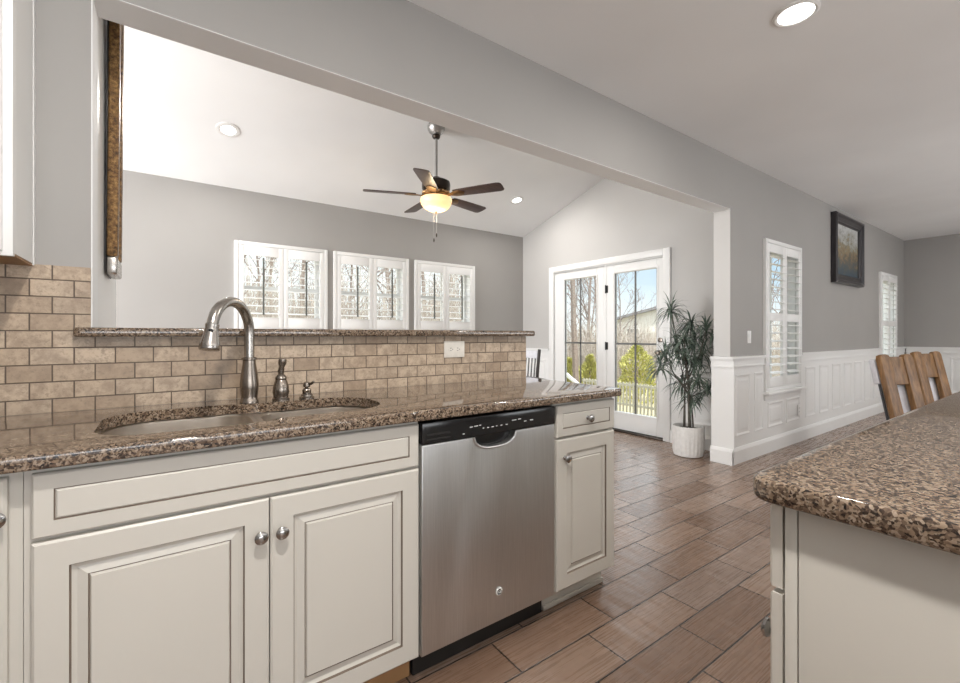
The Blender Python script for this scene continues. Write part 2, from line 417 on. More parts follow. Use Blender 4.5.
m = MB(); wall_grid(m, WY + TH, BY, 0, 3.7, [(2.5, 4.7, .35, 2.55)], lambda q, a, b, c, d: q.box(-3.7, -3.55, a, b, c, d))  # unseen opening added for the great room fill lamp
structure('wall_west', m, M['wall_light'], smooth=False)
# tiled splash: below the ledge and up the wall on the left
m = MB().box(-2.2, -.19, WY - .013, WY, .914, 1.372).box(-.19, 1.68, WY - .013, WY, .914, 1.148)
structure('wall_backsplash', m, M['tile'], smooth=False)

# ---- wainscot (white panelling), chair rail, baseboards
RAIL = .96
def wains(name, fn, runs, holes=(), s_rail=None):
    """fn(s,d,z): s along wall, d out of wall"""
    m = MB()
    def bx(a, b, d0, d1, z0, z1):
        p = [fn(s, d, z) for s in (a, b) for d in (d0, d1) for z in (z0, z1)]
        v = [m.bm.verts.new(q) for q in p]
        for q in ((0, 1, 3, 2), (4, 6, 7, 5), (0, 4, 5, 1), (2, 3, 7, 6), (0, 2, 6, 4), (1, 5, 7, 3)): m.bm.faces.new([v[i] for i in q])
    for (a, b, panels) in runs:
        hs = [h for h in holes if h[0] >= a - .01 and h[1] <= b + .01]
        cuts = [a] + [x for h in hs for x in h[:2]] + [b]
        for i in range(0, len(cuts), 2):
            if cuts[i + 1] - cuts[i] < .01: continue
            bx(cuts[i], cuts[i + 1], 0, .008, 0, RAIL - .06)
            bx(cuts[i], cuts[i + 1], .006, .016, RAIL - .085, RAIL - .02)
            bx(cuts[i], cuts[i + 1], .006, .022, RAIL - .095, RAIL - .083)
            bx(cuts[i], cuts[i + 1], .0, .034, RAIL - .022, RAIL)
            bx(cuts[i], cuts[i + 1], .0, .024, RAIL - .034, RAIL - .022)
        for h in hs: bx(h[0], h[1], 0, .008, 0, h[2])
        for (p, q, z0, z1) in panels:
            r = (p, q, z0, z1, 0)
            nest(m, fn, [inset(r, 0, .0082), inset(r, .002, .0135), inset(r, .012, .0155), inset(r, .022, .012), inset(r, .026, .0100), inset(r, .030, .0085)], [0] * 5, cap=False)
            r2 = inset(r, .05, 0)
            nest(m, fn, [inset(r2, 0, .0082), inset(r2, .018, .0115)], [0], cap=True)
    o = structure(name, m, M['trim'], smooth=False); return o
def board(name, fn, runs):
    m = MB()
    for a, b in runs:
        prof = [(0, 0), (.02, 0), (.02, .115), (.014, .128), (.008, .14), (0, .14)]
        m.loft([[fn(s, d, z) for d, z in prof] for s in (a, b)])
    return structure(name, m, M['trim'], smooth=False)
fD = lambda s, d, z: (s, WY - d, z)
pz0, pz1 = .235, .80
pan = [(4.185, 4.47, pz0, pz1), (4.56, 4.75, pz0, pz1), (4.85, 5.21, pz0, .49), (5.29, 5.65, pz0, .49)]
x = 5.82
while x < 8.45: pan.append((x, x + .29, pz0, pz1)); x += .425
pan += [(8.76, 9.12, pz0, .49), (9.2, 9.58, pz0, .49), (9.76, 10.05, pz0, pz1)]
wains('trim_dining', fD, [(4.11, 10.13, pan)], [(a - .005, b + .005, .52) for a, b in WIN_DIN])
board('baseboard_dining', lambda s, d, z: (s, WY - .008 - d, z), [(4.09, 10.12)])
fE = lambda s, d, z: (10.15 - d, s, z)
wains('trim_end', fE, [(-3.2, 1.88, [(1.80 - .43 * k - .29, 1.80 - .43 * k, pz0, pz1) for k in range(10)])])
board('baseboard_end', lambda s, d, z: (10.15 - .008 - d, s, z), [(-3.2, 1.88)])
fP = lambda s, d, z: (GX - d, s, z)
wains('trim_patio', fP, [(2.06, 2.68, [(2.12, 2.58, pz0, pz1)]), (4.52, 5.09, [(4.6, 5.0, pz0, pz1)])])
board('baseboard_patio', lambda s, d, z: (GX - .008 - d, s, z), [(2.06, 2.68), (4.52, 5.09)])
fJ = lambda s, d, z: (4.11 - d, s, z)          # the opening's end post
wains('trim_post', fJ, [(WY - .034, WY + TH + .02, [])])
board('baseboard_post', lambda s, d, z: (4.11 - .008 - d, s, z), [(WY - .028, WY + TH + .022)])

# ---- shuttered windows
def window(idx, x0, x1, z0, z1, yf, depth, mid=None, sill=False, top=.085):
    w = bpy.data.objects.new('window_%d' % idx, None); COL.objects.link(w); w.location = (x0, yf, z0); w['kind'] = 'structure'
    c = .038; pr = .03
    m = MB()
    m.box(x0, x0 + c, yf - pr, yf + .01, z0, z1, bev=.004).box(x1 - c, x1, yf - pr, yf + .01, z0, z1, bev=.004)
    m.box(x0 + c, x1 - c, yf - pr, yf + .01, z1 - c, z1, bev=.004).box(x0 + c, x1 - c, yf - pr, yf + .01, z0, z0 + c, bev=.004)
    # jamb liners inside the opening
    for a, b in ((x0 + .06, x0 + .068), (x1 - .068, x1 - .06)): m.box(a, b, yf + .01, yf + depth, z0 + .06, z1 - .06)
    m.box(x0 + .068, x1 - .068, yf + .01, yf + depth, z0 + .06, z0 + .068).box(x0 + .068, x1 - .068, yf + .01, yf + depth, z1 - .068, z1 - .06)
    link('casing', m, M['trim'], w)
    if sill:
        m = MB().box(x0 - .03, x1 + .03, yf - .065, yf, z0 - .03, z0 - .001, bev=.006).box(x0, x1, yf - .022, yf, z0 - .085, z0 - .03, bev=.003)
        link('sill', m, M['trim'], w)
    xm = (x0 + x1) / 2
    for a, b in ((x0 + c + .002, xm - .0015), (xm + .0015, x1 - c - .002)):
        st = .046; ya, yb = yf - .028, yf - .001
        za, zb = z0 + c + .002, z1 - c - .002
        m = MB().box(a, a + st, ya, yb, za, zb, bev=.003).box(b - st, b, ya, yb, za, zb, bev=.003)
        m.box(a + st, b - st, ya, yb, zb - top, zb, bev=.003).box(a + st, b - st, ya, yb, za, za + top + .012, bev=.003)
        spans = [(za + top + .012, zb - top)]
        if mid:
            m.box(a + st, b - st, ya, yb, mid - .04, mid + .04, bev=.003)
            spans = [(za + top + .012, mid - .04), (mid + .04, zb - top)]
        sh = link('shutter_panel', m, M['shutter'], w)
        lv = MB(); rods = []
        for s0, s1 in spans:
            n = max(1, round((s1 - s0) / .077)); p = (s1 - s0) / n
            for i in range(n):
                zc = s0 + p * (i + .5); q = 10; yc = (ya + yb) / 2
                lp = [(.043 * math.cos(2 * math.pi * t / q), .0055 * math.sin(2 * math.pi * t / q)) for t in range(q)]
                tl = R(10)
                lp = [(yc + u * math.cos(tl) - v * math.sin(tl), zc + u * math.sin(tl) + v * math.cos(tl)) for u, v in lp]
                lv.loft([[(xx, u, v) for u, v in lp] for xx in (a + st + .001, b - st - .001)])
            rods.append((s0 + p * .3, s1 - p * .3))
        link('louvers', lv, M['shutter'], sh)
        xc = (a + b) / 2 + .01
        for s0, s1 in ([] if mid else rods):
            link('tilt_rod', MB().box(xc - .008, xc + .008, yf - .074, yf - .058, s0, s1, bev=.002), M['rod'], sh)
    ys = yf + depth * .72; a, b, za, zb = x0 + .069, x1 - .069, z0 + .069, z1 - .069; zm = (za + zb) / 2
    m = MB()
    for q in ((a, a + .035, za, zb), (b - .035, b, za, zb), (a + .035, b - .035, za, za + .035), (a + .035, b - .035, zb - .035, zb), (a + .035, b - .035, zm - .02, zm + .02)):
        m.box(q[0], q[1], ys - .02, ys + .02, q[2], q[3])
    m.box(xm - .008, xm + .008, ys - .006, ys + .006, za + .035, zm - .02).box(xm - .008, xm + .008, ys - .006, ys + .006, zm + .02, zb - .035)
    link('sash', m, M['trim'], w)
    link('pane', MB().box(a + .03, b - .03, ys + .008, ys + .012, za + .03, zb - .03), M['glass'], w)
for i, (a, b) in enumerate(WIN_BACK): window(i + 1, a, b, 1.19, 2.115, BY, .16, top=.098)
for i, (a, b) in enumerate(WIN_DIN): window(i + 4, a, b, .60, 2.10, WY, TH, mid=1.335, sill=True)

# ---- patio door: fixed panel and swinging panel
D = bpy.data.objects.new('door_1', None); COL.objects.link(D); D.location = (GX, 3.55, 0); D['kind'] = 'structure'
m = MB()
for y0, y1, z0, z1 in ((2.682, 2.765, 0, 2.10), (4.43, 4.516, 0, 2.10), (2.765, 4.43, 2.025, 2.10)): m.box(GX - .03, GX + .0, y0, y1, z0, z1, bev=.005)
for y0, y1, z0, z1 in ((2.751, 2.765, 0, 2.03), (4.43, 4.439, 0, 2.03), (2.765, 4.43, 2.012, 2.025)): m.box(GX, GX + .14, y0, y1, z0, z1)
m.box(GX + .005, GX + .05, 3.545, 3.585, .02, 2.012)
link('casing', m, M['trim'], D)
link('threshold', MB().box(GX - .04, GX + .15, 2.766, 4.429, .001, .02, bev=.004), M['fandark'], D)
def patio_panel(y0, y1, g0, g1, name):
    m = MB(); xa, xb = GX + .005, GX + .05; z0, z1 = .025, 2.008; gz0, gz1 = .235, 1.90
    m.box(xa, xb, y0, g0, z0, z1, bev=.004).box(xa, xb, g1, y1, z0, z1, bev=.004).box(xa, xb, g0, g1, z0, gz0, bev=.004).box(xa, xb, g0, g1, gz1, z1, bev=.004)
    # raised glazing bead
    fn = lambda s, d, z: (xa - d, s, z)
    r = (g0 - .022, g1 + .022, gz0 - .022, gz1 + .022, 0)
    nest(m, fn, [inset(r, 0, 0), inset(r, .002, .008), inset(r, .015, .009), inset(r, .024, -.004)], [0] * 3, cap=False)
    p = link(name, m, M['trim'], D)
    gm = (g0 + g1) / 2
    link('pane', MB().box(GX + .024, GX + .028, g0 - .005, g1 + .005, gz0 - .005, gz1 + .005), M['glass'], p)
    link('grille', MB().box(GX + .016, GX + .022, gm - .011, gm + .011, gz0, gz1).box(GX + .016, GX + .022, g0, g1, 1.04, 1.062)
         .box(GX + .014, GX + .023, g0, g0 + .008, gz0, gz1).box(GX + .014, GX + .023, g1 - .008, g1, gz0, gz1), M['grille'], p)
    return p
patio_panel(3.587, 4.428, 3.70, 4.245, 'fixed_panel')
act = patio_panel(2.768, 3.543, 2.86, 3.42, 'swinging_panel')
for z in (.25, 1.02, 1.72):
    link('hinge', MB().lathe([(.008, -.05), (.008, .05)], (GX - .004, 3.55, z), 10).box(GX - .001, GX + .004, 3.52, 3.545, z - .045, z + .045), M['blackiron'], act)
RX = Matrix.Rotation(R(-90), 4, 'Y')     # lathe axis -> -X
link('knob', MB().lathe([(.03, 0), (.03, .006), (.012, .012), (.011, .035), (.026, .045), (.029, .058), (.02, .07), (.004, .072)], (GX + .004, 2.813, .96), 20, mat=RX), M['dark_nickel'], act)
link('deadbolt', MB().lathe([(.028, 0), (.026, .012), (.01, .014), (.009, .02)], (GX + .004, 2.813, 1.10), 20, mat=RX), M['dark_nickel'], act)

# ------------------------------------------------------------------ kitchen run along the half wall
FY = 1.28
RY = Matrix.Rotation(R(90), 4, 'X')      # lathe axis z -> -Y
def panel_front(x0, x1, z0, z1, y, flip=1, frame=.058, flat=False):
    """raised-panel cabinet front; y = back plane, front at y - .02 * flip"""
    m = MB(); fn = lambda s, d, z: (s, y - d * flip, z)
    r = (x0, x1, z0, z1, 0)
    if flat:
        f = min(.034, (z1 - z0) * .26)
        seq = [inset(r, 0, 0), inset(r, 0, .016), inset(r, .004, .020), inset(r, f, .020), inset(r, f + .0012, .0175), inset(r, f + .0026, .0175), inset(r, f + .006, .0208)]
        mis = [0, 0, 0, 1, 1, 0]
    else:
        f = frame
        seq = [inset(r, 0, 0), inset(r, 0, .016), inset(r, .005, .020), inset(r, f, .020), inset(r, f + .0018, .014), inset(r, f + .0032, .0135), inset(r, f + .009, .010), inset(r, f + .012, .009),
               inset(r, f + .030, .014), inset(r, f + .0312, .012), inset(r, f + .0326, .012), inset(r, f + .036, .0185)]
        mis = [0, 0, 0, 1, 1, 0, 0, 0, 1, 1, 0]
    nest(m, fn, seq, mis)
    m.face([fn(x0, 0, z0), fn(x1, 0, z0), fn(x1, 0, z1), fn(x0, 0, z1)])
    return m
def knob_mb(x, z, y, flip=1):
    mat = RY if flip == 1 else Matrix.Rotation(R(-90), 4, 'X')
    return MB().lathe([(.009, 0), (.009, .003), (.0055, .006), (.0055, .013), (.013, .017), (.0165, .021), (.0165, .025), (.012, .029), (.004, .031)], (x, y, z), 20, mat=mat)
CF = FY + .02    # face-frame front
def cab_body(x0, x1, y1, hollow=True, toe=True):
    m = MB(); t = .018
    m.box(x0, x0 + t, CF + .02, y1, .1, .88).box(x1 - t, x1, CF + .02, y1, .1, .88).box(x0 + t, x1 - t, CF + .02, y1, .1, .118).box(x0 + t, x1 - t, y1 - .008, y1, .118, .88)
    for a, b in ((x0, x0 + .035), (x1 - .035, x1)): m.box(a, b, CF, CF + .02, .1, .88)
    for a, b in ((.1, .125), (.715, .74), (.855, .88)): m.box(x0 + .035, x1 - .035, CF, CF + .02, a, b)
    return m
C1 = thing('sink_base_cabinet', 'wide cream cabinet under the sink with two raised-panel doors', 'cabinet', (.229, 1.6, 0))
link('body', cab_body(-.235, .679, 1.895), M['cab'], C1)
link('toe_kick', MB().box(-.235, .679, 1.36, 1.375, .001, .1), M['cabwood'], C1, smooth=False)
link('false_drawer_front', panel_front(-.221, .674, .731, .866, CF, flat=True), [M['cab'], M['glaze']], C1, smooth=False)
for a, b, kx in ((-.221, .2295, .207), (.2325, .674, .258)):
    d = link('door', panel_front(a, b, .112, .722, CF), [M['cab'], M['glaze']], C1, smooth=False)
    link('knob', knob_mb(kx, .63, FY), M['chrome'], d)
C2 = thing('base_cabinet', 'cream cabinet cut by left picture edge, left of the sink doors', 'cabinet', (-.5, 1.6, 0))
link('body', cab_body(-.86, -.236, 1.895), M['cab'], C2)
link('toe_kick', MB().box(-.86, -.236, 1.36, 1.375, .001, .1), M['cabwood'], C2, smooth=False)
d = link('door', panel_front(-.84, -.256, .112, .866, CF), [M['cab'], M['glaze']], C2, smooth=False)
link('knob', knob_mb(-.268, .790, FY), M['chrome'], d)
C3 = thing('narrow_base_cabinet', 'narrow cream cabinet right of dishwasher with one drawer over one door', 'cabinet', (1.485, 1.6, 0))
link('body', cab_body(1.292, 1.671, 1.895), M['cab'], C3)
link('end_panel', MB().box(1.6712, 1.679, CF, 1.895, .1, .875, bev=.001), M['cab'], C3)
link('toe_kick', MB().box(1.292, 1.672, 1.36, 1.375, .001, .1).box(1.292, 1.675, 1.348, 1.36, .001, .022, bev=.004).box(1.66, 1.675, 1.375, 1.895, .001, .1), M['cab'], C3, smooth=False)
d = link('drawer', panel_front(1.301, 1.668, .735, .866, CF, flat=True), [M['cab'], M['glaze']], C3, smooth=False)
link('knob', knob_mb(1.485, .80, FY), M['chrome'], d)
d = link('door', panel_front(1.301, 1.668, .108, .725, CF), [M['cab'], M['glaze']], C3, smooth=False)
link('knob', knob_mb(1.345, .65, FY), M['chrome'], d)

# dishwasher
DW = thing('dishwasher', 'stainless steel dishwasher with black control strip between cream cabinets', 'dishwasher', (.985, 1.6, 0))
dx0, dx1 = .684, 1.287
link('tub', MB().box(dx0 + .004, dx1 - .004, 1.33, 1.88, .1, .868), M['blackmat'], DW, smooth=False)
link('toe_panel', MB().box(dx0 + .004, dx1 - .004, 1.352, 1.37, .001, .1), M['blackmat'], DW, smooth=False)
m = MB(); N = 25          # door skin with a scooped-out grip at the top centre
def scoop(x):
    q = abs(x - .985) / .097
    return .795 - (.045 * math.sqrt(max(0, 1 - q ** 2.6)) if q < 1 else 0)
xs = sorted({dx0, dx1, *[.985 + .097 * k / 14 for k in range(-14, 15)]})
out = [(x, scoop(x)) for x in xs]
poly = [(dx0, .106), (dx1, .106)] + out[::-1]
Q = Matrix(((1, 0, 0, 0), (0, 0, 1, 0), (0, 1, 0, 0), (0, 0, 0, 1)))
m.poly(poly, FY, FY + .045, bev=.004, mat=Q)
link('door', m, M['steel'], DW, angle=50)
m = MB().box(dx0, dx1, FY - .004, FY + .045, .797, .868, bev=.004)
cp = link('control_panel', m, M['black'], DW)
m = MB()
for i, xx in enumerate((.70, .70)): m.box(xx, xx + .09, FY - .0055, FY - .0035, .825 - .016 * i, .831 - .016 * i)
link('vent', m, M['blackmat'], cp, smooth=False)
for xx, zz, w in ((.87, .832, .012), (.888, .833, .016), (.91, .834, .008), (.925, .822, .006), (.945, .822, .008), (.965, .822, .010), (.985, .823, .006), (1.005, .823, .009), (1.03, .823, .010), (1.06, .835, .022), (1.09, .836, .014), (1.12, .825, .012), (1.15, .826, .016), (.84, .812, .008)):
    link('control_mark', MB().box(xx, xx + w, FY - .0046, FY - .0038, zz, zz + .0028), M['whitemark'], cp, smooth=False)
link('grip_recess', MB().box(.885, 1.085, FY + .030, FY + .044, .735, .797), M['black'], DW, smooth=False)
rim = [(x, FY - .002, scoop(x) - .001) for x in [.985 + .097 * k / 16 for k in range(-16, 17)]]
link('grip_rim', MB().tube(rim, .0045, 8), M['steel'], DW)
b = link('badge', MB().lathe([(.0145, 0), (.0145, .002), (.0125, .003)], (1.002, FY - .0005, .216), 28, mat=RY), M['badge'], DW)
m = MB().lathe([(.0105, .0026), (.0105, .0036)], (1.002, FY, .216), 24, mat=RY)
link('badge_ground', m, M['blackmat'], b)
cu = bpy.data.curves.new('monogram', 'FONT'); cu.body = 'GE'; cu.size = .015; cu.align_x = 'CENTER'; cu.align_y = 'CENTER'; cu.extrude = .0003; cu.shear = .25; cu.space_character = .78
to = bpy.data.objects.new('monogram', cu); COL.objects.link(to)
bpy.context.view_layer.update()
me = bpy.data.meshes.new_from_object(to.evaluated_get(bpy.context.evaluated_depsgraph_get())); bpy.data.objects.remove(to)
me.transform(Matrix.Translation((1.002, FY - .0042, .216)) @ Matrix.Rotation(R(90), 4, 'X')); me.transform(Matrix.Translation(-Vector(DW.location)))
me.materials.clear(); me.materials.append(M['badge'])
mo = bpy.data.objects.new('monogram', me); COL.objects.link(mo); mo.parent = b

# granite worktop with the sink cut-out
def rrect(x0, x1, y0, y1, r, n=8):
    p = []
    rr = r if isinstance(r, (list, tuple)) else [r] * 4
    for (cx, cy, a, q) in ((x1 - rr[0], y1 - rr[0], 0, rr[0]), (x0 + rr[1], y1 - rr[1], 90, rr[1]), (x0 + rr[2], y0 + rr[2], 180, rr[2]), (x1 - rr[3], y0 + rr[3], 270, rr[3])):
        for i in range(n + 1): p.append((cx + q * math.cos(R(a + 90 * i / n)), cy + q * math.sin(R(a + 90 * i / n))))
    return p
ct = link('kitchen_countertop', MB().poly(rrect(-2.18, 1.70, 1.248, WY - .0135, [.012, .012, .012, .035]), .881, .914, bev=.006), M['granite'])
def arc(cx, cy, r, a0, a1, n=10): return [(cx + r * math.cos(R(a0 + (a1 - a0) * i / n)), cy + r * math.sin(R(a0 + (a1 - a0) * i / n))) for i in range(n + 1)]
def bowl(x0, x1, y0, y1, rl, rr_): return arc(x1 - rr_, y1 - rr_, rr_, 0, 90) + arc(x0 + rl, y1 - rl, rl, 90, 180) + arc(x0 + rl, y0 + rl, rl, 180, 270) + arc(x1 - rr_, y0 + rr_, rr_, 270, 360)
hole = arc(.497, 1.585, .135, 0, 90) + [(.29, 1.720)] + [(.262, 1.722), (.235, 1.728), (.21, 1.735)] + arc(.16, 1.66, .095, 70, 90, 4) + arc(-.02, 1.635, .12, 90, 180) + arc(-.02, 1.47, .12, 180, 270) + [(.20, 1.350), (.24, 1.362), (.27, 1.382), (.31, 1.388)] + arc(.497, 1.523, .135, 270, 360)
cut = link('cutter', MB().poly(hole, .80, 1.0), M['granite'])
md = ct.modifiers.new('cut', 'BOOLEAN'); md.object = cut; md.solver = 'EXACT'
bpy.context.view_layer.update()
nm = bpy.data.meshes.new_from_object(ct.evaluated_get(bpy.context.evaluated_depsgraph_get()))
ct.modifiers.clear(); ct.data = nm; bpy.data.objects.remove(cut)
nm.shade_smooth(); nm.set_sharp_from_angle(angle=R(35))
tag(rebase(ct), 'brown speckled granite worktop running over sink cabinet and dishwasher', 'countertop')
bt = link('bar_countertop', MB().poly(rrect(-.229, 1.722, 1.85, 2.30, [.03, .02, .02, .03]), 1.149, 1.179, bev=.008), M['granite'])
# notch for the wall left of the opening
cut = link('cutter', MB().box(-.6, -.19, WY - .0135, 2.8, 1.0, 1.4), M['granite'])
md = bt.modifiers.new('cut', 'BOOLEAN'); md.object = cut; md.solver = 'EXACT'
bpy.context.view_layer.update()
nm = bpy.data.meshes.new_from_object(bt.evaluated_get(bpy.context.evaluated_depsgraph_get()))
bt.modifiers.clear(); bt.data = nm; bpy.data.objects.remove(cut)
tag(rebase(bt), 'raised narrow granite bar ledge capping the tiled half wall', 'countertop')

# sink
SK = thing('double_bowl_sink', 'stainless double-bowl sink set under the granite cut-out', 'sink', (.235, 1.55, .70))
def basin(x0, x1, y0, y1, ox0, ox1, rl, rr_, name):
    m = MB(); L = [[(a, b, .8795) for a, b in bowl(ox0, ox1, 1.325, 1.792, .01, .01)]]
    for i, z in ((0, .8795), (.005, .874), (.011, .74), (.028, .705), (.09, .697)):
        L.append([(a, b, z) for a, b in bowl(x0 + i, x1 - i, y0 + i, y1 - i, max(.02, rl - i), max(.02, rr_ - i))])
    m.loft(L, 0, False, True)
    o = link(name, m, M['sink_steel'], SK, recalc=False)
    bx, by = (x0 + x1) / 2, (y0 + y1) / 2 + .02
    link('drain', MB().lathe([(.045, 0), (.045, .003), (.035, .004), (.03, -.004)], (bx, by, .6995), 24), M['chrome'], o)
basin(-.146, .235, 1.342, 1.762, -.165, .2495, .125, .09, 'left_basin')
basin(.265, .638, 1.380, 1.727, .2505, .65, .08, .14, 'right_basin')

# faucet, side lever, soap pump
FA = thing('pull_down_faucet', 'brushed bronze gooseneck faucet with pull-down spray head behind the sink', 'faucet', (.252, 1.772, .914))
link('base', MB().lathe([(.031, 0), (.031, .006), (.028, .012), (.027, .02), (.030, .045), (.031, .065), (.0275, .10), (.022, .135), (.021, .15), (.026, .153), (.026, .158), (.02, .161)], (0, 0, .0005), 32), M['dark_nickel'], FA, world=False)
dv = Vector((.122 - .252, 1.585 - 1.772, 0)); Lr = dv.length; dv.normalize(); rad = Lr / 2
pts = [Vector((0, 0, .155)), Vector((0, 0, .20)), Vector((0, 0, .245))]
for k in range(1, 19):
    a = math.pi * .93 * k / 18; pts.append(Vector((0, 0, .255)) + dv * (rad - rad * math.cos(a)) + Vector((0, 0, rad * math.sin(a))))
pts = [Vector((p.x, p.y, p.z - .012 * max(0, (p.z - .2) / .12))) for p in pts]
link('spout', MB().tube(pts, .0165, 18), M['nickel'], FA, world=False)
hd = pts[-1]; tilt = Matrix.Rotation(R(12), 4, dv.cross(Vector((0, 0, 1))))
h = link('spray_head', MB().lathe([(.0165, .004), (.0195, .002), (.0195, -.004), (.0185, -.008), (.021, -.03), (.027, -.06), (.029, -.074), (.027, -.078), (.022, -.078)], tuple(hd), 28, mat=tilt), M['nickel'], FA, world=False)
vw = Vector((-.25, -1, 0)).normalized()
bm_ = MB(); bm_.box(-.007, .007, -.003, .003, -.016, .016, bev=.003, mat=Matrix.Translation(hd + vw * .0215 + Vector((0, 0, -.028))) @ Matrix.Rotation(math.atan2(vw.y, vw.x) + R(90), 4, 'Z'))
link('spray_button', bm_, M['black'], h, world=False)
LV = thing('faucet_lever', 'short bell-shaped bronze faucet lever between gooseneck and soap pump', 'faucet handle', (.356, 1.765, .914))
link('base', MB().lathe([(.030, 0), (.030, .006), (.026, .01), (.026, .018), (.029, .03), (.027, .05), (.022, .068), (.019, .075), (.0205, .078), (.020, .083), (.014, .092), (.009, .096)], (0, 0, .0005), 28), M['dark_nickel'], LV, world=False)
link('lever', MB().tube([(0, 0, .093), (0, .0, .107), (.002, -.002, .122), (.004, -.004, .138), (.005, -.005, .152)], [.009, .012, .0095, .015, .0135], 14), M['dark_nickel'], LV, world=False)
SP = thing('soap_pump', 'low bronze soap pump, smallest fitting behind the right bowl', 'soap dispenser', (.447, 1.762, .914))
link('base', MB().lathe([(.027, 0), (.027, .005), (.022, .008), (.021, .014), (.016, .018), (.0155, .028), (.0165, .030), (.013, .036), (.008, .038)], (0, 0, .0005), 24), M['dark_nickel'], SP, world=False)
link('pump_nozzle', MB().tube([(0, 0, .03), (0, 0, .05)], .006, 12).lathe([(.006, .040), (.013, .044), (.014, .052), (.011, .060), (.004, .063)], (0, 0, 0), 16).tube([(0, 0, .052), (.012, -.018, .056), (.018, -.028, .064)], [.006, .005, .0045], 10), M['dark_nickel'], SP, world=False)

# outlets and switch
def outlet(name, label, loc, fn_rot, horizontal, mat):
    o = thing(name, label, 'outlet', loc)
    w, hh = (.0605, .041) if horizontal else (.036, .0585)
    link('cover_plate', MB().box(-w, w, -.006, 0, -hh, hh, bev=.0025), mat, o, world=False)
    for s in (-1, 1):
        cx, cz = (s * .02, 0) if horizontal else (0, s * .02)
        r = link('receptacle', MB().poly([(cx + .0165 * math.cos(2 * math.pi * k / 20), cz + .0145 * math.sin(2 * math.pi * k / 20)) for k in range(20)], .005, .0075, mat=Matrix(((1, 0, 0, 0), (0, 0, -1, 0), (0, 1, 0, 0), (0, 0, 0, 1)))), mat, o, world=False)
        m = MB()
        for q in (-1, 1):
            if horizontal: m.box(cx - .004 - .003, cx + .004 - .003, -.0082, -.007, q * .006 - .0011, q * .006 + .0011)
            else: m.box(q * .006 - .0011, q * .006 + .0011, -.0082, -.007, cz - .001, cz + .007)
        m.box(cx + .006, cx + .0095, -.0082, -.007, -.0018, .0018) if horizontal else m.box(-.0018, .0018, -.0082, -.007, cz - .0095, cz - .006)
        link('slots', m, M['blackmat'], r, world=False, smooth=False)
    return o
outlet('wall_outlet', 'almond double outlet plate on the tan tile under the bar ledge', (1.196, WY - .0135, 1.083), None, True, M['plate'])
outlet('wall_outlet', 'white outlet low on the white panelling under the shuttered window', (5.60, WY - .017, .345), None, False, M['white_pl'])
sw = thing('light_switch', 'white rocker switch on the grey wall left of the tall window', 'switch', (4.467, WY, 1.136))
link('cover_plate', MB().box(-.036, .036, -.006, 0, -.0585, .0585, bev=.0025), M['white_pl'], sw, world=False)
link('rocker', MB().box(-.016, .016, -.010, -.006, -.033, .033, bev=.002), M['white_pl'], sw, world=False)

# upper cabinet
UC = thing('upper_cabinet', 'white upper wall cabinet at the left picture edge', 'cabinet', (-.7, 1.74, 1.363))
uy = 1.665
m = MB().box(-1.08, -.321, uy + .02, WY - .001, 1.372, 2.44, bev=.001).box(-.325, -.3195, WY - .022, WY - .001, 1.368, 2.44)
link('body', m, M['trim'], UC, smooth=False)
link('underside', MB().box(-1.078, -.323, uy + .021, WY - .014, 1.366, 1.3719), M['cabwood'], UC, smooth=False)
link('face_frame', MB().box(-1.08, -.321, uy, uy + .019, 1.363, 2.44, bev=.002), M['trim'], UC)
for a, b in ((-1.065, -.705), (-.70, -.34)):
    link('door', panel_front(a, b, 1.375, 2.425, uy), [M['trim'], M['glaze']], UC, smooth=False)

# ------------------------------------------------------------------ island
IT = link('island_countertop', MB().poly(rrect(.812, 3.30, -.95, .354, .04), .876, .914, bev=.009), M['granite'])
tag(rebase(IT), 'brown speckled granite island top with rounded corner at right', 'countertop')
IS = thing('island_cabinet', 'cream kitchen island cabinet with plain end panel below the right granite top', 'island', (2.0, -.3, 0))
link('body', MB().box(.853, 3.25, -.80, .287, .1, .875), M['cab'], IS, smooth=False)
link('toe_kick', MB().box(.93, 3.2, -.74, .23, .001, .1), M['cab'], IS, smooth=False)
link('end_panel', MB().box(.844, .8525, -.80, .2855, .002, .875, bev=.001), M['cab'], IS)
link('face_frame', MB().box(.845, 3.25, .2875, .3055, .002, .875, bev=.001), M['cab'], IS)
for i in range(5):
    a = .847 + i * .478
    d = link('drawer', panel_front(a, a + .468, .727, .866, .3095, -1, flat=True), [M['cab'], M['glaze']], IS, smooth=False)
    link('knob', knob_mb(a + .234, .80, .3295, -1), M['chrome'], d)
    d = link('door', panel_front(a, a + .468, .108, .717, .3095, -1), [M['cab'], M['glaze']], IS, smooth=False)
    link('knob', knob_mb(a + .05, .622, .3295, -1), M['chrome'], d)

# ------------------------------------------------------------------ lamps
def downlight(loc, nrm, label, power, group, r=.075, ro=.097):
    o = thing('recessed_light', label, 'ceiling light', loc, 0, group)
    q = Vector((0, 0, 1)).rotation_difference(Vector(nrm)).to_matrix().to_4x4()
    # fixture local +z points into the ceiling
    link('trim_ring', MB().lathe([(ro, 0), (ro, -.005), (r + .012, -.010), (r + .002, -.007), (r, -.003), (r, 0)], (0, 0, 0), 36, mat=q, cap0=False, cap1=False), M['trim'], o, world=False)
    link('lens', MB().lathe([(r, -.0015), (r, -.003), (r * .6, -.005)], (0, 0, 0), 36, mat=q), M['lens'], o, world=False)
    d = bpy.data.lights.new('lamp_glow', 'AREA'); d.shape = 'DISK'; d.size = r * 1.8; d.energy = power; d.color = (1, .955, .90)
    b = bpy.data.objects.new('lamp_glow', d); COL.objects.link(b); b.parent = o
    b.location = -Vector(nrm) * .013; b.rotation_euler = (-Vector(nrm)).to_track_quat('-Z', 'Y').to_euler()
    return o
KG = 'recessed ceiling lights'
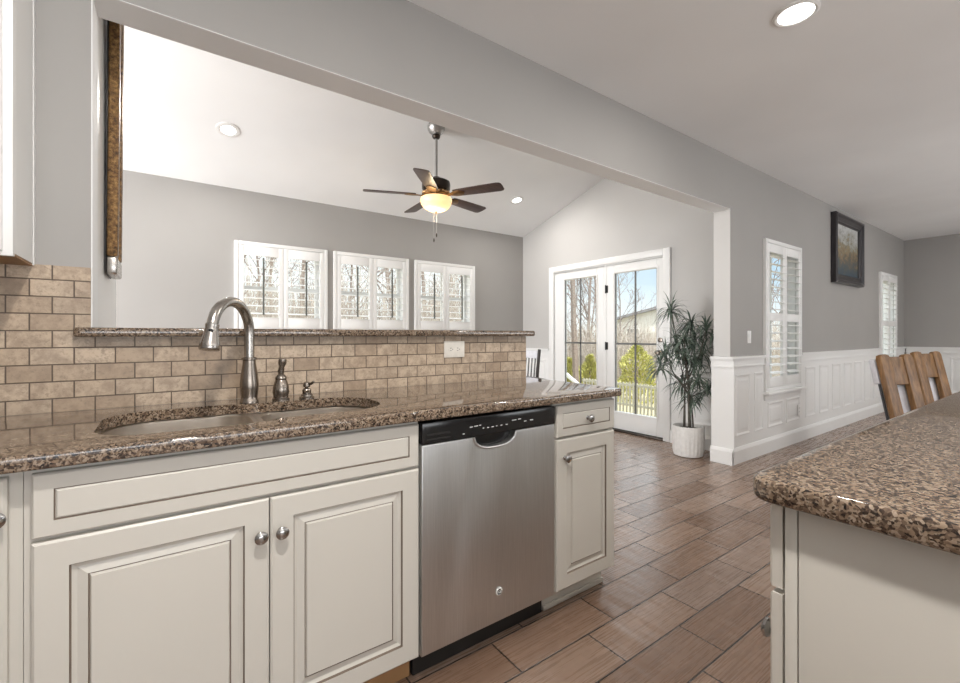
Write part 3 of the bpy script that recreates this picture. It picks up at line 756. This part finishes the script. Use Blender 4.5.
up = (0, 0, 1)
downlight((2.54, .87, CZ), up, 'round lit recessed light in the flat kitchen ceiling at top right', 13, KG)
downlight((.12, .14, CZ), up, 'recessed light in the kitchen ceiling above the camera', 40, KG)
for p in ((.25, -1.7, CZ), (2.54, -1.7, CZ)): downlight(p, up, 'recessed light in the kitchen ceiling behind the island, out of frame', 13, KG)
for p in ((6.0, -1.0, CZ), (8.4, -.2, CZ)): downlight(p, up, 'recessed light over the dining area, out of frame', 16, KG)
nrm = Vector((0, .303, 1)).normalized()
downlight((.448, 4.28, slope(4.28)), nrm, 'left recessed light in the white sloped ceiling, near the gold frame', 14, KG, .056, .090)
downlight((3.67, 4.32, slope(4.32)), nrm, 'right recessed light in the white sloped ceiling, beside the fan blade tip', 14, KG, .056, .090)

# ------------------------------------------------------------------ ceiling fan
fx_, fy_ = 2.06, 3.576
FN = thing('ceiling_fan', 'five-blade dark ceiling fan with lit amber bowl on long downrod', 'ceiling fan', (fx_, fy_, 2.43))
zc = slope(fy_) - 2.43
tl = Matrix.Rotation(R(-16), 4, 'X')
link('canopy', MB().lathe([(.080, .012), (.082, -.01), (.078, -.03), (.06, -.055), (.035, -.075), (.034, -.08)], (0, 0, zc - .02), 28, mat=tl), M['pewter'], FN, world=False)
link('hanger_ball', MB().lathe([(.02, .02), (.036, .005), (.038, -.01), (.03, -.025), (.016, -.032)], (0, .0, zc - .1), 20), M['fandark'], FN, world=False)
link('downrod', MB().tube([(0, 0, .16), (0, 0, zc - .10)], .0135, 14), M['pewter'], FN, world=False)
mh = link('motor_housing', MB().lathe([(.02, .19), (.035, .185), (.04, .165), (.10, .155), (.128, .14), (.132, .115), (.130, .075), (.115, .06), (.105, .05), (.11, .045), (.112, .02), (.095, .0)], (0, 0, 0), 36), M['fandark'], FN, world=False)
random.seed(3)
m = MB()
for k in range(20):
    a = 2 * math.pi * k / 20; m.lathe([(.004, -.012), (.015, -.006), (.018, .003), (.012, .012), (.003, .016)], (.116 * math.cos(a), .116 * math.sin(a), .032 + .006 * (k % 2)), 8)
link('ornament_band', m.lathe([(.108, .012), (.122, .018), (.120, .05), (.106, .056)], (0, 0, 0), 36), M['bronze'], mh, world=False)
link('light_bowl', MB().lathe([(.115, .0), (.140, -.008), (.147, -.03), (.138, -.065), (.115, -.097), (.075, -.120), (.03, -.129), (.006, -.130)], (0, 0, 0), 36), M['bowl'], FN, world=False)
link('finial', MB().lathe([(.006, -.128), (.013, -.133), (.014, -.14), (.008, -.15), (.003, -.158)], (0, 0, 0), 16), M['fandark'], FN, world=False)
for sx in (-.012, .016):
    L_ = .27 if sx < 0 else .22
    c = link('pull_chain', MB().tube([(sx, .02, -.12), (sx, .02, -.105 - L_)], .0014, 6), M['pewter'], FN, world=False)
    link('chain_pull', MB().lathe([(.002, .0), (.006, -.01), (.007, -.025), (.003, -.038)], (sx, .02, -.105 - L_), 10), M['fandark'], c, world=False)
cr = Vector((.813, -.582, 0)); cf = Vector((.582, .813, 0))
for k in range(5):
    a = R(265 + 72 * k); dd = cr * math.cos(a) + cf * math.sin(a); ang = math.atan2(dd.y, dd.x)
    Mx = Matrix.Rotation(ang, 4, 'Z') @ Matrix.Translation((0, 0, .018)) @ Matrix.Rotation(R(-11), 4, 'X')
    prof = [(.19, -.052), (.24, -.058), (.45, -.067), (.62, -.070), (.645, -.062), (.655, -.045), (.658, 0), (.655, .045), (.645, .062), (.62, .070), (.45, .067), (.24, .058), (.19, .052)]
    bl = link('blade', MB().poly(prof, -.004, .004, bev=.002, mat=Mx), M['blade'], FN, world=False)
    m = MB()
    Mi = Matrix.Rotation(ang, 4, 'Z') @ Matrix.Translation((0, 0, .010)) @ Matrix.Rotation(R(-11), 4, 'X')
    m.poly([(.09, -.018), (.15, -.02), (.19, -.042), (.25, -.045), (.28, -.02), (.29, 0), (.28, .02), (.25, .045), (.19, .042), (.15, .02), (.09, .018)], -.0035, .0035, bev=.0015, mat=Mi)
    link('blade_iron', m, M['bronze'], bl, world=False)
for sx in (-.05, .05):
    d = bpy.data.lights.new('bulb', 'POINT'); d.energy = 3; d.color = (1, .78, .5); d.shadow_soft_size = .05
    b = bpy.data.objects.new('bulb', d); COL.objects.link(b); b.parent = FN; b.location = (sx, 0, -.18)

# ------------------------------------------------------------------ pictures
PA = thing('framed_painting', 'landscape painting in deep dark frame high on the grey dining wall', 'painting', (7.18, WY, 1.80))
px0, px1, q0, q1 = 6.64, 7.72, 1.80, 2.66
m = MB(); fn = lambda s, d, z: (s, WY - d, z); r = (px0, px1, q0, q1, 0)
nest(m, fn, [inset(r, 0, .002), inset(r, 0, .055), inset(r, .012, .068), inset(r, .03, .066), inset(r, .05, .05), inset(r, .09, .042), inset(r, .10, .046), inset(r, .115, .03), inset(r, .118, .012)], [0] * 8, cap=False)
link('frame', m, M['frame_dark'], PA, smooth=False)
link('canvas', MB().box(px0 + .116, px1 - .116, WY - .02, WY - .004, q0 + .116, q1 - .116), M['painting'], PA, smooth=False)
MR = thing('tall_framed_mirror', 'tall mottled gold-brown framed mirror seen edge-on on white wall end', 'mirror', (-.19, 2.5, 1.40))
Tt = Matrix.Translation((-.19 + .0065, 0, 1.40)) @ Matrix.Rotation(R(.45), 4, 'Y')
def mirbox(m, x0, x1, y0, y1, z0, z1, bev=.003): return m.box(x0, x1, y0, y1, z0, z1, bev=bev, mat=Tt)
ya, yb, zt = 2.29, 2.52, 1.62
link('backing', mirbox(MB(), -.004, 0, ya, yb, .0, zt), M['darkwood'], MR)
m = MB()
for q in ((ya, ya + .07, .07, zt), (yb - .07, yb, .07, zt), (ya + .07, yb - .07, zt - .07, zt)): mirbox(m, .0005, .036, *q, bev=.008)
link('frame', m, M['ornate'], MR)
link('bottom_rail', mirbox(MB(), .0005, .036, ya, yb, .0, .069, bev=.008), M['nickel'], MR)
link('mirror_glass', mirbox(MB(), .004, .008, ya + .069, yb - .069, .068, zt - .069, bev=.0005), plain('mirror silver', (.9, .9, .9), .02, 1.0), MR)

# ------------------------------------------------------------------ potted plant
PL = thing('potted_plant', 'tall strap-leaf plant in ribbed white pot beside the patio door', 'plant', (4.12, 2.305, 0))
m = MB(); seg = 96; L = []
for rr, z in ((.118, .001), (.130, .006), (.138, .05), (.141, .15), (.141, .27), (.139, .283), (.132, .285), (.128, .28), (.126, .245)):
    L.append([((rr + (.0022 * (1 if i % 4 < 2 else -1) if .01 < z < .27 else 0)) * math.cos(2 * math.pi * i / seg), (rr + (.0022 * (1 if i % 4 < 2 else -1) if .01 < z < .27 else 0)) * math.sin(2 * math.pi * i / seg), z) for i in range(seg)])
m.loft(L)
link('pot', m, M['pot'], PL, world=False)
link('soil', MB().lathe([(.127, .22), (.127, .248), (.08, .254), (.01, .256)], (0, 0, 0), 32), M['soil'], PL, world=False)
F_, H_ = 443., 1.155
def ray(u, v):
    a = (u - 480) / F_; b = (335 - v) / F_
    return Vector((.582 + .813 * a, .813 - .582 * a, b))
base_d = .582 * 4.12 + .813 * 2.305
heads = [(671, 312, 0), (691, 325, .05), (706, 331, -.05), (684, 339, -.10), (666, 356, .05), (684, 355, -.12), (695, 341, .08), (698, 380, -.08), (660, 366, -.05), (707, 392, -.02), (682, 383, .10), (694, 362, .0), (676, 345, .08), (703, 352, .10), (690, 398, .03)]
random.seed(11)
fol = MB()
def leaf(mb, o, d, L, w, droop):
    side = d.cross(Vector((0, 0, 1)))
    side = side.normalized() if side.length > .05 else Vector((random.uniform(-1, 1), random.uniform(-1, 1), 0)).normalized()
    n = 6; pl = []; p = o.copy(); q = d.copy()
    for i in range(n + 1):
        t = i / n; ww = w * (.45 + 1.1 * t if t < .5 else 1.0 * (1 - t) * 2) ; ww = max(ww, .0008)
        if p.y + 2.305 < 2.10 and p.x + 4.12 > 4.05: p.y = 2.10 - 2.305
        if p.x > .28: p.x = .28
        pl.append((p - side * ww + Vector((0, 0, ww * .3)), p.copy(), p + side * ww + Vector((0, 0, ww * .3))))
        q = (q + Vector((0, 0, -droop / n))).normalized(); p = p + q * (L / n)
    for a, b in zip(pl, pl[1:]):
        for j in (0, 1): mb.face([a[j], a[j + 1], b[j + 1], b[j]])
stems = []
for i, (u, v, dd) in enumerate(heads):
    r_ = ray(u, v); P = r_ * (base_d + dd) + Vector((0, 0, H_)) - Vector(PL.location)
    if P.x > .24: P.x = .24
    n = 56 if v < 345 else 48
    for k in range(n):
        el = R(random.uniform(-10, 80)); az = random.uniform(0, 2 * math.pi)
        d = Vector((math.cos(az) * math.cos(el), math.sin(az) * math.cos(el), math.sin(el)))
        L_ = random.uniform(.16, .26)
        if P.x + d.x * L_ > .26: d.x *= -.4; d.normalize()
        leaf(fol, P + Vector((0, 0, random.uniform(-.05, .03))), d, L_, random.uniform(.0065, .0098), random.uniform(1.1, 2.3))
    stems.append(P)
link('foliage', fol, M['plant'], PL, world=False, recalc=False)
for i in range(5):
    m = MB(); top = stems[i]; a0 = 2 * math.pi * i / 5
    s0 = Vector((.045 * math.cos(a0), .045 * math.sin(a0), .24)); s1 = s0.lerp(top, .45); s1.x = s0.x * 1.3 + .3 * (s1.x - s0.x); s1.y = s0.y * 1.3 + .3 * (s1.y - s0.y)
    s2 = s0.lerp(top, .75); s2.x -= .15 * (top.x - s0.x)
    m.tube([s0, s0.lerp(s1, .5), s1, s2, top], [.0085, .008, .0075, .006, .004], 8)
    for j in range(5 + i, len(stems), 5):
        q = stems[j]; b = s1 if q.z > s1.z else s0.lerp(s1, .7)
        m.tube([b, b.lerp(q, .5) + Vector((0, 0, .015)), q], [.005, .0045, .003], 6)
    link('cane', m, M['stem'], PL, world=False)

# ------------------------------------------------------------------ chairs and table
def plank_chair(loc, rz, label):
    c = thing('plank_back_chair', label, 'chair', loc, rz, 'plank-back wooden chairs')
    lean = R(12)
    B = Matrix.Translation((0, .20, .45)) @ Matrix.Rotation(-lean, 4, 'X')
    up_ = Matrix(((1, 0, 0, 0), (0, 0, -1, 0), (0, 1, 0, 0), (0, 0, 0, 1)))       # outline xy -> xz
    def plank(x0, x1, z0, z1, y0, y1):
        w = x1 - x0
        pr = [(x0, z0), (x1, z0), (x1, z1 - .035), (x1 - .012, z1 - .008), (x1 - .04, z1), (x0 + .04, z1), (x0 + .012, z1 - .008), (x0, z1 - .035)]
        return MB().poly(pr, -y1, -y0, bev=.006, mat=B @ up_)
    link('back_post', plank(-.18, -.072, -.04, .565, -.018, .022), M['chairwood'], c, world=False)
    link('back_post', plank(.072, .18, -.04, .565, -.018, .022), M['chairwood'], c, world=False)
    link('top_rail', MB().box(-.073, .073, -.012, .018,   .325, .545, bev=.006, mat=B), M['chairwood'], c, world=False)
    link('back_pad', MB().box(-.178, .178, .032, .078, .34, .535, bev=.012, mat=B), M['fabric'], c, world=False)
    link('back_panel', MB().box(-.165, .165, .032, .05, .0, .34, bev=.006, mat=B), M['fabric'], c, world=False)
    for s in (-1, 1): link('piping', MB().box(s * .171 - .005, s * .171 + .005, .032, .046, .0, .339, mat=B), M['charcoal'], c, world=False)
    link('seat', MB().box(-.22, .22, -.26, .185, .42, .465, bev=.012), M['chairwood'], c, world=False)
    for s in (-1, 1): link('leg', MB().box(s * .185 - .03, s * .185 + .03, -.25, -.19, 0, .42, bev=.006), M['chairwood'], c, world=False)
    for s in (-1, 1): link('leg', MB().box(s * .185 - .03, s * .185 + .03, .13, .19, 0, .42, bev=.006), M['chairwood'], c, world=False)
    return c
c1 = plank_chair((4.578, .643, 0), R(-20), 'worn wooden plank-back chair nearer the camera, left of the pair behind island')
dup(c1, (5.616, .637, 0), R(-20), 'worn wooden plank-back chair farther along, right of the pair behind island')

SC = thing('spindle_chair', 'dark spindle-back chair glimpsed past the end of the tiled half wall', 'chair', (3.08, 3.72, 0), R(-90))
# local: faces -y, back at +y
link('seat', MB().poly(rrect(-.21, .21, -.20, .20, .05), .43, .46, bev=.008), M['charcoal'], SC, world=False)
for s in (-1, 1):
    link('leg', MB().tube([(s * .17, -.17, .43), (s * .19, -.19, 0)], [.018, .013], 10), M['darkwood'], SC, world=False)
    link('leg', MB().tube([(s * .17, .17, .43), (s * .19, .21, 0)], [.018, .013], 10), M['darkwood'], SC, world=False)
    link('back_post', MB().tube([(s * .195, .185, .45), (s * .20, .20, .75), (s * .205, .225, 1.0)], [.019, .018, .017], 10), M['darkwood'], SC, world=False)
link('top_rail', MB().box(-.19, .19, .205, .23, .90, .985, bev=.008), M['fabric'], SC, world=False)
link('mid_rail', MB().box(-.185, .185, .182, .205, .58, .63, bev=.006), M['fabric'], SC, world=False)
for i in range(7):
    xx = -.15 + .05 * i
    link('spindle', MB().tube([(xx, .185, .455), (xx, .198, .72), (xx, .216, .905)], .0075, 8), M['darkwood'], SC, world=False)
TB = thing('breakfast_table', 'dark round breakfast table edge behind the granite worktop end', 'table', (2.30, 3.10, 0))
link('tabletop', MB().lathe([(.50, .735), (.53, .738), (.535, .75), (.53, .762), (.50, .764)], (0, 0, 0), 48), M['darkwood'], TB, world=False)
link('pedestal', MB().lathe([(.26, 0), (.26, .03), (.08, .06), (.05, .12), (.06, .3), (.045, .6), (.12, .735)], (0, 0, 0), 28), M['trim'], TB, world=False)

# ------------------------------------------------------------------ outdoors
random.seed(21)
m = MB()
gx = [-30 + 4 * i for i in range(30)]; gy = [-6 + 4 * i for i in range(26)]
def gz(x, y):
    d = max(0, math.hypot(max(x - 4, 0), max(y - 5, 0)) - 4); return -.6 - .030 * d + .06 * math.sin(x * .7) * math.cos(y * .5) * min(1, d / 4)
vs = {(i, j): m.bm.verts.new((a, b, gz(a, b))) for i, a in enumerate(gx) for j, b in enumerate(gy)}
for i in range(len(gx) - 1):
    for j in range(len(gy) - 1): m.bm.faces.new((vs[i, j], vs[i + 1, j], vs[i + 1, j + 1], vs[i, j + 1]))
structure('ground', m, M['ground'])

def tree_mesh(h, seed, crown=.3):
    rn = random.Random(seed); m = MB()
    def br(p, d, L, r, lv):
        n = 5 if lv == 0 else 4; pts = [p]; rads = [r]; q = d.copy(); c = p.copy()
        for i in range(n):
            q = (q + Vector((rn.uniform(-1, 1), rn.uniform(-1, 1), rn.uniform(-.4, .8))) * (.07 if lv == 0 else .17)).normalized()
            c = c + q * (L / n); pts.append(c.copy()); rads.append(max(.006, r * (1 - .78 * (i + 1) / n)))
        m.tube(pts, rads, 6 if lv == 0 else (4 if lv == 1 else 3), cap=False)
        if lv < 3:
            k = (14, 5, 4)[lv]
            for j in range(k):
                t = rn.uniform(crown if lv == 0 else .25, .98); i = min(int(t * n), n - 1); b = pts[i].lerp(pts[i + 1], t * n - i)
                ax = (pts[i + 1] - pts[i]).normalized(); az = rn.uniform(0, 6.283)
                o = ax.orthogonal().normalized(); o = (o * math.cos(az) + ax.cross(o) * math.sin(az))
                nd = (ax * rn.uniform(.5, 1.0) + o * rn.uniform(.6, 1.0) + Vector((0, 0, .25))).normalized()
                br(b, nd, L * rn.uniform(.28, .48) * (1 - .45 * (t if lv == 0 else 0)), max(.010, rads[i] * .42), lv + 1)
    br(Vector((0, 0, 0)), Vector((0, 0, 1)), h, h * .009, 0)
    return m
protos = []
for k in range(3):
    o = link('bare_tree', tree_mesh((9, 11, 8)[k], 40 + k, (.25, .35, .2)[k]), M['bark'], recalc=False, smooth=False)
    protos.append(o)
def at(u, dist):                                              # a spot on the lawn in that direction from the kitchen
    r_ = ray(u, 335); p = r_ * dist; return Vector((p.x, p.y, gz(p.x, p.y) - .1))
spots = [(566, 15, 0), (577, 12.5, 1), (586, 19, 2), (596, 24, 0), (556, 20, 1), (572, 27, 2), (605, 30, 1), (621, 27, 2), (545, 26, 0),
         (245, 13, 0), (262, 19, 2), (300, 15, 1), (318, 22, 0), (350, 17, 2), (372, 24, 1), (398, 15, 0), (425, 19, 1), (448, 25, 2), (470, 17, 0),
         (500, 22, 2), (770, 17, 0), (788, 20, 2), (812, 24, 1), (884, 22, 0), (868, 27, 2), (272, 27, 1), (335, 28, 0), (590, 34, 0), (540, 33, 1)]
used = set()
for u, dist, k in spots:
    if k in used: o = protos[k].copy(); COL.objects.link(o)
    else: o = protos[k]; used.add(k)
    o.location = at(u, dist); o.rotation_euler = (0, 0, random.uniform(0, 6.28)); sc = random.uniform(.85, 1.15); o.scale = (sc, sc, sc)
    back = u < 510; side = u > 700
    if side: tag(o, 'leafless grey-brown tree outside the shuttered dining windows', 'tree', 'trees outside the dining windows')
    else: tag(o, 'leafless grey-brown tree seen through the shuttered back windows' if back else 'leafless grey-brown tree seen through the patio door glass', 'tree', 'trees behind the back windows' if back else 'trees beyond the patio door')

# dry twiggy undergrowth
m = MB(); rn = random.Random(5)
def twig_band(n, f, hmin, hmax):
    for i in range(n):
        x, y = f(); z = gz(x, y) - .05; h = rn.uniform(hmin, hmax); dx, dy = rn.uniform(-.35, .35), rn.uniform(-.35, .35)
        w = rn.uniform(.010, .024)
        p0 = Vector((x, y, z)); p1 = p0 + Vector((dx * .4, dy * .4, h * .55)); p2 = p0 + Vector((dx * 1.2, dy * 1.2, h))
        m.tube([p0, p1, p2], [w, w * .7, .004], 3, cap=False)
        for q in range(3):
            b = p0.lerp(p2, rn.uniform(.3, .85)); e_ = b + Vector((rn.uniform(-.5, .5), rn.uniform(-.5, .5), rn.uniform(.2, .7)))
            m.tube([b, e_], [w * .5, .003], 3, cap=False)
def fan_spot(u0, u1, d0, d1):
    def f():
        p = ray(rn.uniform(u0, u1), 335) * rn.uniform(d0, d1); return p.x, p.y
    return f
twig_band(1500, fan_spot(540, 665, 15, 26), 1.1, 2.7)
twig_band(900, fan_spot(755, 900, 13, 26), 1.2, 3.2)
twig_band(1900, fan_spot(215, 500, 11, 20), 2.2, 4.2)
tag(link('undergrowth', m, M['brush'], recalc=False, smooth=False), 'tangle of dry pinkish-brown brush beyond the windows and patio door', 'brush', None, 'stuff')

def shrub(u, dist, h, rad, label, seed, ztop):
    rn = random.Random(seed); p = ray(u, 335) * dist; z = gz(p.x, p.y)
    h = ztop - z
    o = thing('evergreen_shrub', label, 'shrub', (p.x, p.y, z))
    m = MB()
    for i in range(2600):
        t = rn.random() ** 1.25; rr = rad * (1 - t) ** .75 * (.9 + .25 * math.sin(9 * t + seed)) * math.sqrt(rn.uniform(.35, 1)); a = rn.uniform(0, 6.283)
        c = Vector((rr * math.cos(a), rr * math.sin(a), h * (.04 + .96 * t)))
        d = Vector((math.cos(a) * .6 + rn.uniform(-.4, .4), math.sin(a) * .6 + rn.uniform(-.4, .4), rn.uniform(.3, 1.2))).normalized()
        s_ = d.cross(Vector((rn.uniform(-1, 1), rn.uniform(-1, 1), rn.uniform(-1, 1)))).normalized() * rn.uniform(.012, .028); L_ = rn.uniform(.08, .17)
        m.face([c - s_ * .4, c + d * L_ * .5 - s_, c + d * L_, c + d * L_ * .5 + s_])
    link('foliage', m, M['shrub'], o, world=False, recalc=False, smooth=False)
    link('trunk', MB().tube([(0, 0, -.1), (0, 0, h * .6)], [.06, .03], 8), M['bark'], o, world=False)
shrub(637, 12.5, 2, .92, 'tall yellow-green conical shrub behind the right patio door glass', 1, .80)
shrub(570, 14, 1.6, .6, 'yellow-green shrub behind left patio door glass, left one', 2, .36)
shrub(590, 15, 1.6, .55, 'yellow-green shrub behind left patio door glass, right one', 3, .42)

# low white picket railing on the landing outside
RL = thing('picket_railing', 'low weathered picket railing outside the patio door', 'railing', (8.4, 5.9, -.6))
for z in (-.42, .02): link('rail', MB().box(8.38, 8.42, 4.4, 7.4, z, z + .05), M['fence'], RL, smooth=False)
for i in range(34): link('picket', MB().box(8.37, 8.405, 4.43 + .088 * i, 4.455 + .088 * i, -.62, .10), M['fence'], RL, smooth=False)
a, b = ray(560, 369) * 8.2 + Vector((0, 0, H_)), ray(580, 386) * 7.8 + Vector((0, 0, H_))
SR = thing('stair_rail', 'sloping white stair rail outside the left patio door glass', 'railing', (a.x, a.y, -.62))
link('rail', MB().tube([a, b], .035, 4), M['trim'], SR, smooth=False)
for p in (a, b): link('post', MB().box(p.x - .03, p.x + .03, p.y - .03, p.y + .03, -.75, p.z - .036), M['trim'], SR, smooth=False)

HC = ray(667, 335) * 36
HS = thing('neighbor_house', 'pale house with grey gable roof far beyond the patio door', 'house', (HC.x, HC.y, gz(HC.x, HC.y)), R(33))
b_ = 2.15 - HS.location.z; pk = 3.2 - HS.location.z
link('wall', MB().box(-5.5, 5.5, -3.9, 3.9, -.3, b_), M['siding'], HS, world=False, smooth=False)
m = MB()
m.loft([[(x, -4.4, b_ - .12), (x, 0, pk), (x, 4.4, b_ - .12), (x, 4.4, b_ + .04), (x, 0, pk + .18), (x, -4.4, b_ + .04)] for x in (-5.9, 5.9)])
link('roof', m, M['roofing'], HS, world=False, smooth=False)
link('gable', MB().loft([[(x, -3.9, b_ + .0), (x, 3.9, b_ + .0), (x, 0, pk - .03)] for x in (-5.5, 5.5)]), M['siding'], HS, world=False, smooth=False)
for yy in (-2.2, 0.2, 2.4):
    w_ = link('window', MB().box(-5.55, -5.49, yy - .45, yy + .45, b_ - 2.0, b_ - .5), M['trim'], HS, world=False, smooth=False)
    link('pane', MB().box(-5.57, -5.551, yy - .38, yy + .38, b_ - 1.93, b_ - .57), M['grille'], w_, world=False, smooth=False)
